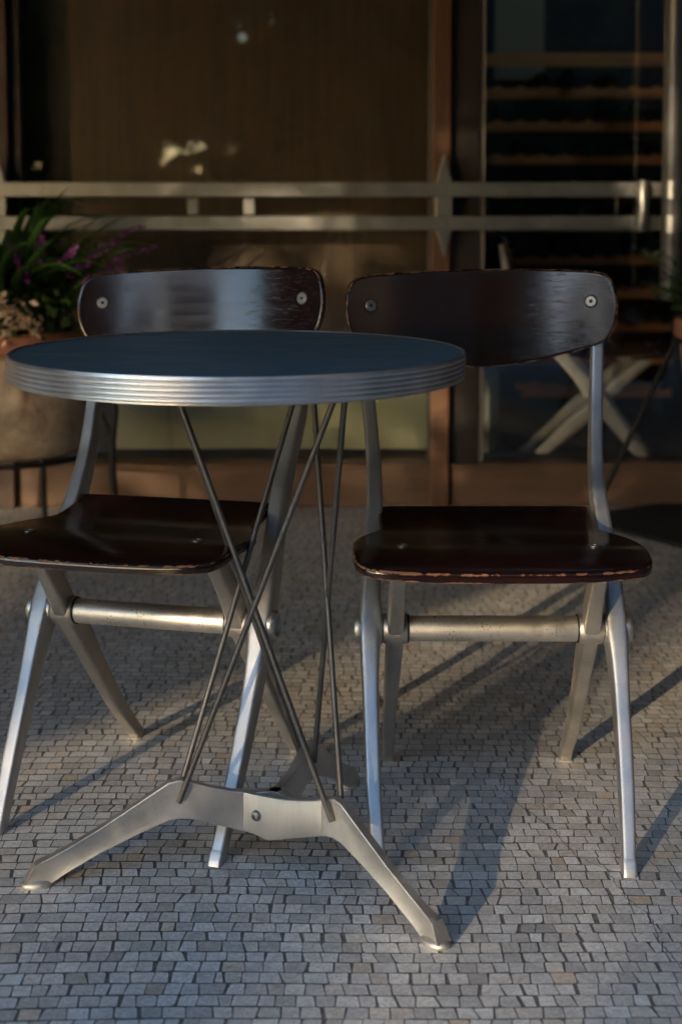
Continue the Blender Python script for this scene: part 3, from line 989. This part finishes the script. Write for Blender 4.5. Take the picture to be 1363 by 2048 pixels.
for cx, cz, rr, cnt in ((-.045, .075, .030, 60), (-.065, .110, .022, 40), (-.02, .055, .022, 40), (.035, .115, .020, 30), (.085, .100, .024, 34), (.10, .075, .016, 18), (-.10, .085, .018, 26), (.0, .045, .018, 22), (-.135, .06, .016, 16), (.06, .06, .022, 30), (.12, .05, .02, 24), (-.03, .13, .016, 20)):
    fl = MB()
    for q in range(cnt):
        p = Vector((cx + random.gauss(0, rr * .6), -.15 + random.gauss(0, .025), cz + random.gauss(0, rr * .6)))
        leaf(fl, p, (random.gauss(0, 1), random.gauss(-.6, .6), random.gauss(.2, .8)), random.uniform(.016, .028), .8)
    fl.build('flower_cluster', M['cream'], bed, angle=0)
lv.build('leaves', M['leaf2'], bed, angle=0)

# right-hand pot in a tall iron tripod
RX, RY = 1.015, 4.05
rpot = thing('terracotta_pot', 'terracotta pot with pale streaks in a tripod at the right edge', 'pot', (RX, RY, .315))
MB().lathe([(.0001, 0), (.085, 0), (.095, .02), (.118, .235), (.112, .245)], 48, cap=False).build('body', M['terra_pale'], rpot)
MB().lathe([(.118, .245), (.130, .249), (.134, .26), (.134, .292), (.128, .300), (.116, .298), (.112, .27), (.0001, .265)], 48, cap=False).build('rim', M['terra'], rpot)
tri = thing('plant_tripod', 'thin black iron tripod holding the terracotta pot at right', 'stand', (RX, RY, 0))
MB().tube([(.128 * math.cos(t), .128 * math.sin(t), .555) for t in np.linspace(0, 2 * math.pi, 41)], .006, 8, cap=False).build('ring', M['iron'], tri)
for a in (R(172), R(232), R(20)):
    u = Vector((math.cos(a), math.sin(a), 0))
    k = 2.9 if a < R(200) and a > R(100) else 1.35
    MB().tube([u * .126 + Vector((0, 0, .60)), u * .128 + Vector((0, 0, .555)), u * .128 * k + Vector((0, 0, 0.0))], .007, 10).build('leg', M['iron'], tri)
bush = thing('trailing_plant', 'sparse green plant growing from the terracotta pot at right', 'plant', (RX, RY, .58))
lv, stems = MB(), MB()
for k in range(26):
    a = random.uniform(0, 6.283)
    tip = Vector((.22 * math.cos(a), .18 * math.sin(a), random.uniform(.08, .22)))
    stems.tube([(0, 0, 0), tip * .5 + Vector((0, 0, .03)), tip], .002, 5)
    for t in np.linspace(.2, 1, 9):
        leaf(lv, tip * float(t), (random.gauss(0, 1), random.gauss(0, 1), random.gauss(0, .6)), random.uniform(.02, .04), .5)
lv.build('leaves', M['leaf2'], bush, angle=0)
stems.build('stems', M['leaf2'], bush)

# ---------------------------------------------------------------- behind the camera, partly added (lights, shades and is mirrored in the glass)
HOLES = [(-4.47, 2.0, .30, .28), (-5.37, 2.22, .40, .36), (-4.85, 2.62, .40, .22), (-3.68, 2.85, .42, .55), (-3.5, 1.95, .22, .17), (-4.62, 3.32, .20, .16)]
def tree(loc, label, h, blobs, nleaf, ls):
    random.seed(int(abs(loc[0]) * 100) + 3)
    t = thing('street_tree', label, 'tree', loc, group='trees across the street')
    mb = MB()
    mb.tube([(0, 0, 0), (.03, .02, h * .5), (-.02, .04, h)], [.13, .10, .06], 12)
    for bx, by, bz, br in blobs:
        mb.tube([(0, .02, h * .75), (bx * .6, by * .6, h * .75 + (bz - h * .75) * .6), (bx, by, bz)], [.05, .035, .015], 8)
    mb.build('trunk', M['bark'], t)
    lv = MB()
    tot = sum(b_[3] ** 2 for b_ in blobs)
    for bx, by, bz, br in blobs:
        for c_ in range(int(nleaf * br * br / tot / 9)):
            d = Vector((random.gauss(0, 1), random.gauss(0, 1), random.gauss(0, 1))).normalized()
            q = Vector((bx, by, bz)) + d * br * random.random() ** .45
            if any(((q.x + loc[0] - hx) / ha) ** 2 + ((q.z + loc[2] - hz) / hb) ** 2 < 1 for hx, hz, ha, hb in HOLES):
                continue
            for j in range(9):
                leaf(lv, q + Vector((random.gauss(0, .12), random.gauss(0, .12), random.gauss(0, .10))), (random.gauss(0, 1), random.gauss(0, 1), random.gauss(-.2, .6)), ls * random.uniform(.7, 1.3), .55)
    lv.build('crown', M['treeleaf'], t, angle=0)
tree((-4.4, -4.4, -.15), 'street tree with a wide low crown shading the shop front', 2.0, [(x_, (-.12, .1, .05, -.08, .14)[int(abs(x_) * 7) % 5], z_, r_) for x_, z_, r_ in ((-2.1, 2.50, .5), (-1.5, 2.46, .48), (-.9, 2.48, .48), (-.3, 2.46, .46), (.3, 2.44, .46), (.85, 2.44, .46), (1.4, 2.45, .48), (2.0, 2.5, .5), (-1.8, 2.95, .45), (-1.1, 3.0, .42), (-.4, 2.98, .42), (.3, 2.95, .42), (1.0, 2.95, .42), (1.7, 2.95, .42), (.0, 2.3, .3), (.6, 2.28, .28), (1.2, 2.28, .3), (-1.7, 2.3, .3), (-2.2, 3.4, .42), (-1.6, 3.45, .42), (-1.0, 3.45, .42), (-.4, 3.45, .42), (.2, 3.45, .42), (.8, 3.42, .4))], 25000, .13)
tree((-.5, -7.4, -.15), 'tall street tree straight across from the terrace', 2.4, [(-.6, 0, 1.9, .8), (.5, 0, 1.8, .8), (1.2, .1, 2.6, .9), (-1.2, .1, 2.7, .8), (0, 0, 2.9, 1.0), (-1.1, .2, 4.0, 1.1), (.7, 0, 4.1, 1.2), (-.2, .1, 5.2, 1.2), (-1.2, 0, 5.2, 1.0), (1.2, 0, 5.3, 1.0), (-.2, 0, 6.5, 1.1)], 14000, .2)

def glints(n_, x0, x1, z0, z1):
    return [(random.uniform(x0, x1), random.uniform(z0, z1), random.uniform(.058, .085)) for _ in range(n_)]
random.seed(44)
gaps = glints(50, -2.0, -1.0, 1.22, 1.55) + glints(70, -1.2, 0.1, 2.45, 2.95) + glints(34, 2.6, 3.6, 2.2, 3.0) + glints(6, .3, 2.2, 2.9, 3.1)  # gaps punched in the leaves so sky mirrors as bright spots
random.seed(91)
added_hedge = thing('added_hedge', 'unseen tall leaf screen added to block bright sky from the glass', 'added_hedge', (0, -7.6, -.15))  # added to keep bright sky out of the window reflections
lv = MB()
for k in range(34000):
    p = (random.uniform(-4.3, 3.9), random.gauss(0, .22), random.uniform(0, 1) ** .9 * (3.55 + .18 * math.sin(k)))
    if any((p[0] - gx) ** 2 + (p[2] - .15 - gz) ** 2 < gr * gr for gx, gz, gr in gaps):
        continue
    leaf(lv, p, (random.gauss(0, 1), random.gauss(0, .6), random.gauss(.2, .8)), random.uniform(.17, .28), .62)
lv.build('leaves', M['treeleaf'], added_hedge, angle=0)
MB().box((-4.2, -.06, 0), (3.8, .06, .9)).build('stems', M['bark'], added_hedge, smooth=False)

random.seed(17)
sunfilter = thing('sun_filter_tree', 'loose unseen tree added to thin the sunlight', 'tree', (-14.2, -24.6, -.15))  # added in the sun's path as a leafy filter
MB().tube([(0, 0, 0), (.1, 0, 2.5), (0, .1, 6)], [.28, .22, .1], 12).build('trunk', M['bark'], sunfilter)
lv = MB()
for k in range(3600):
    d = Vector((random.gauss(0, 1), random.gauss(0, 1), random.gauss(0, 1))).normalized() * random.random() ** .38
    leaf(lv, (d.x * 4.6, d.y * 3.0, 5.3 + d.z * 3.4), (random.gauss(0, 1), random.gauss(0, 1), random.gauss(0, 1)), random.uniform(.2, .32), .6)
lv.build('crown', M['treeleaf'], sunfilter, angle=0)

blg = thing('house_across', 'tall rendered house across the street with dark windows', 'building', (0, -11, -.15))
MB().box((1.0, -6, 0), (16, 0, 8.5)).build('wall', M['render'], blg, smooth=False)
MB().box((.7, -6.4, 8.503), (16.4, .4, 8.9)).build('roof', M['farroof'], blg, smooth=False)
for zi in (1.0, 4.2):
    for xi in range(6):
        MB().box((1.9 + xi * 2.4, .003, zi), (3.1 + xi * 2.4, .05, zi + 1.7)).build('window', M['farwin'], blg, smooth=False)
def house(name, label, x0, x1, y0, y1, h, face):
    t = thing(name, label, 'building', (0, 0, -.15))
    MB().box((x0, y0, 0), (x1, y1, h)).build('wall', M['render'], t, smooth=False)
    MB().box((x0 - .25, y0 - .25, h + .002), (x1 + .25, y1 + .25, h + .3)).build('roof', M['farroof'], t, smooth=False)
    ny = max(1, int((y1 - y0) / 2.4))
    for k in range(ny):
        yy = y0 + (k + .5) * (y1 - y0) / ny
        for zi in (1.0, 3.6):
            if zi + 1.5 > h:
                continue
            if face in '+-':
                xf = x1 if face == '+' else x0
                lo, hi = (xf + .002, xf + .03) if face == '+' else (xf - .03, xf - .002)
                MB().box((lo, yy - .5, zi), (hi, yy + .5, zi + 1.4)).build('window', M['farwin'], t, smooth=False)
            else:
                pass
    return t
house('skyline_house', 'unseen low brown house added on the left to hide low sky', -11, -5.6, -.7, 7.5, 4.0, '+')  # added to cut low sky light from the left
house('skyline_house', 'unseen brown house added on the right to hide low sky', 4.6, 11, -6.2, 7.5, 5.5, '-')  # added to cut low sky light from the right
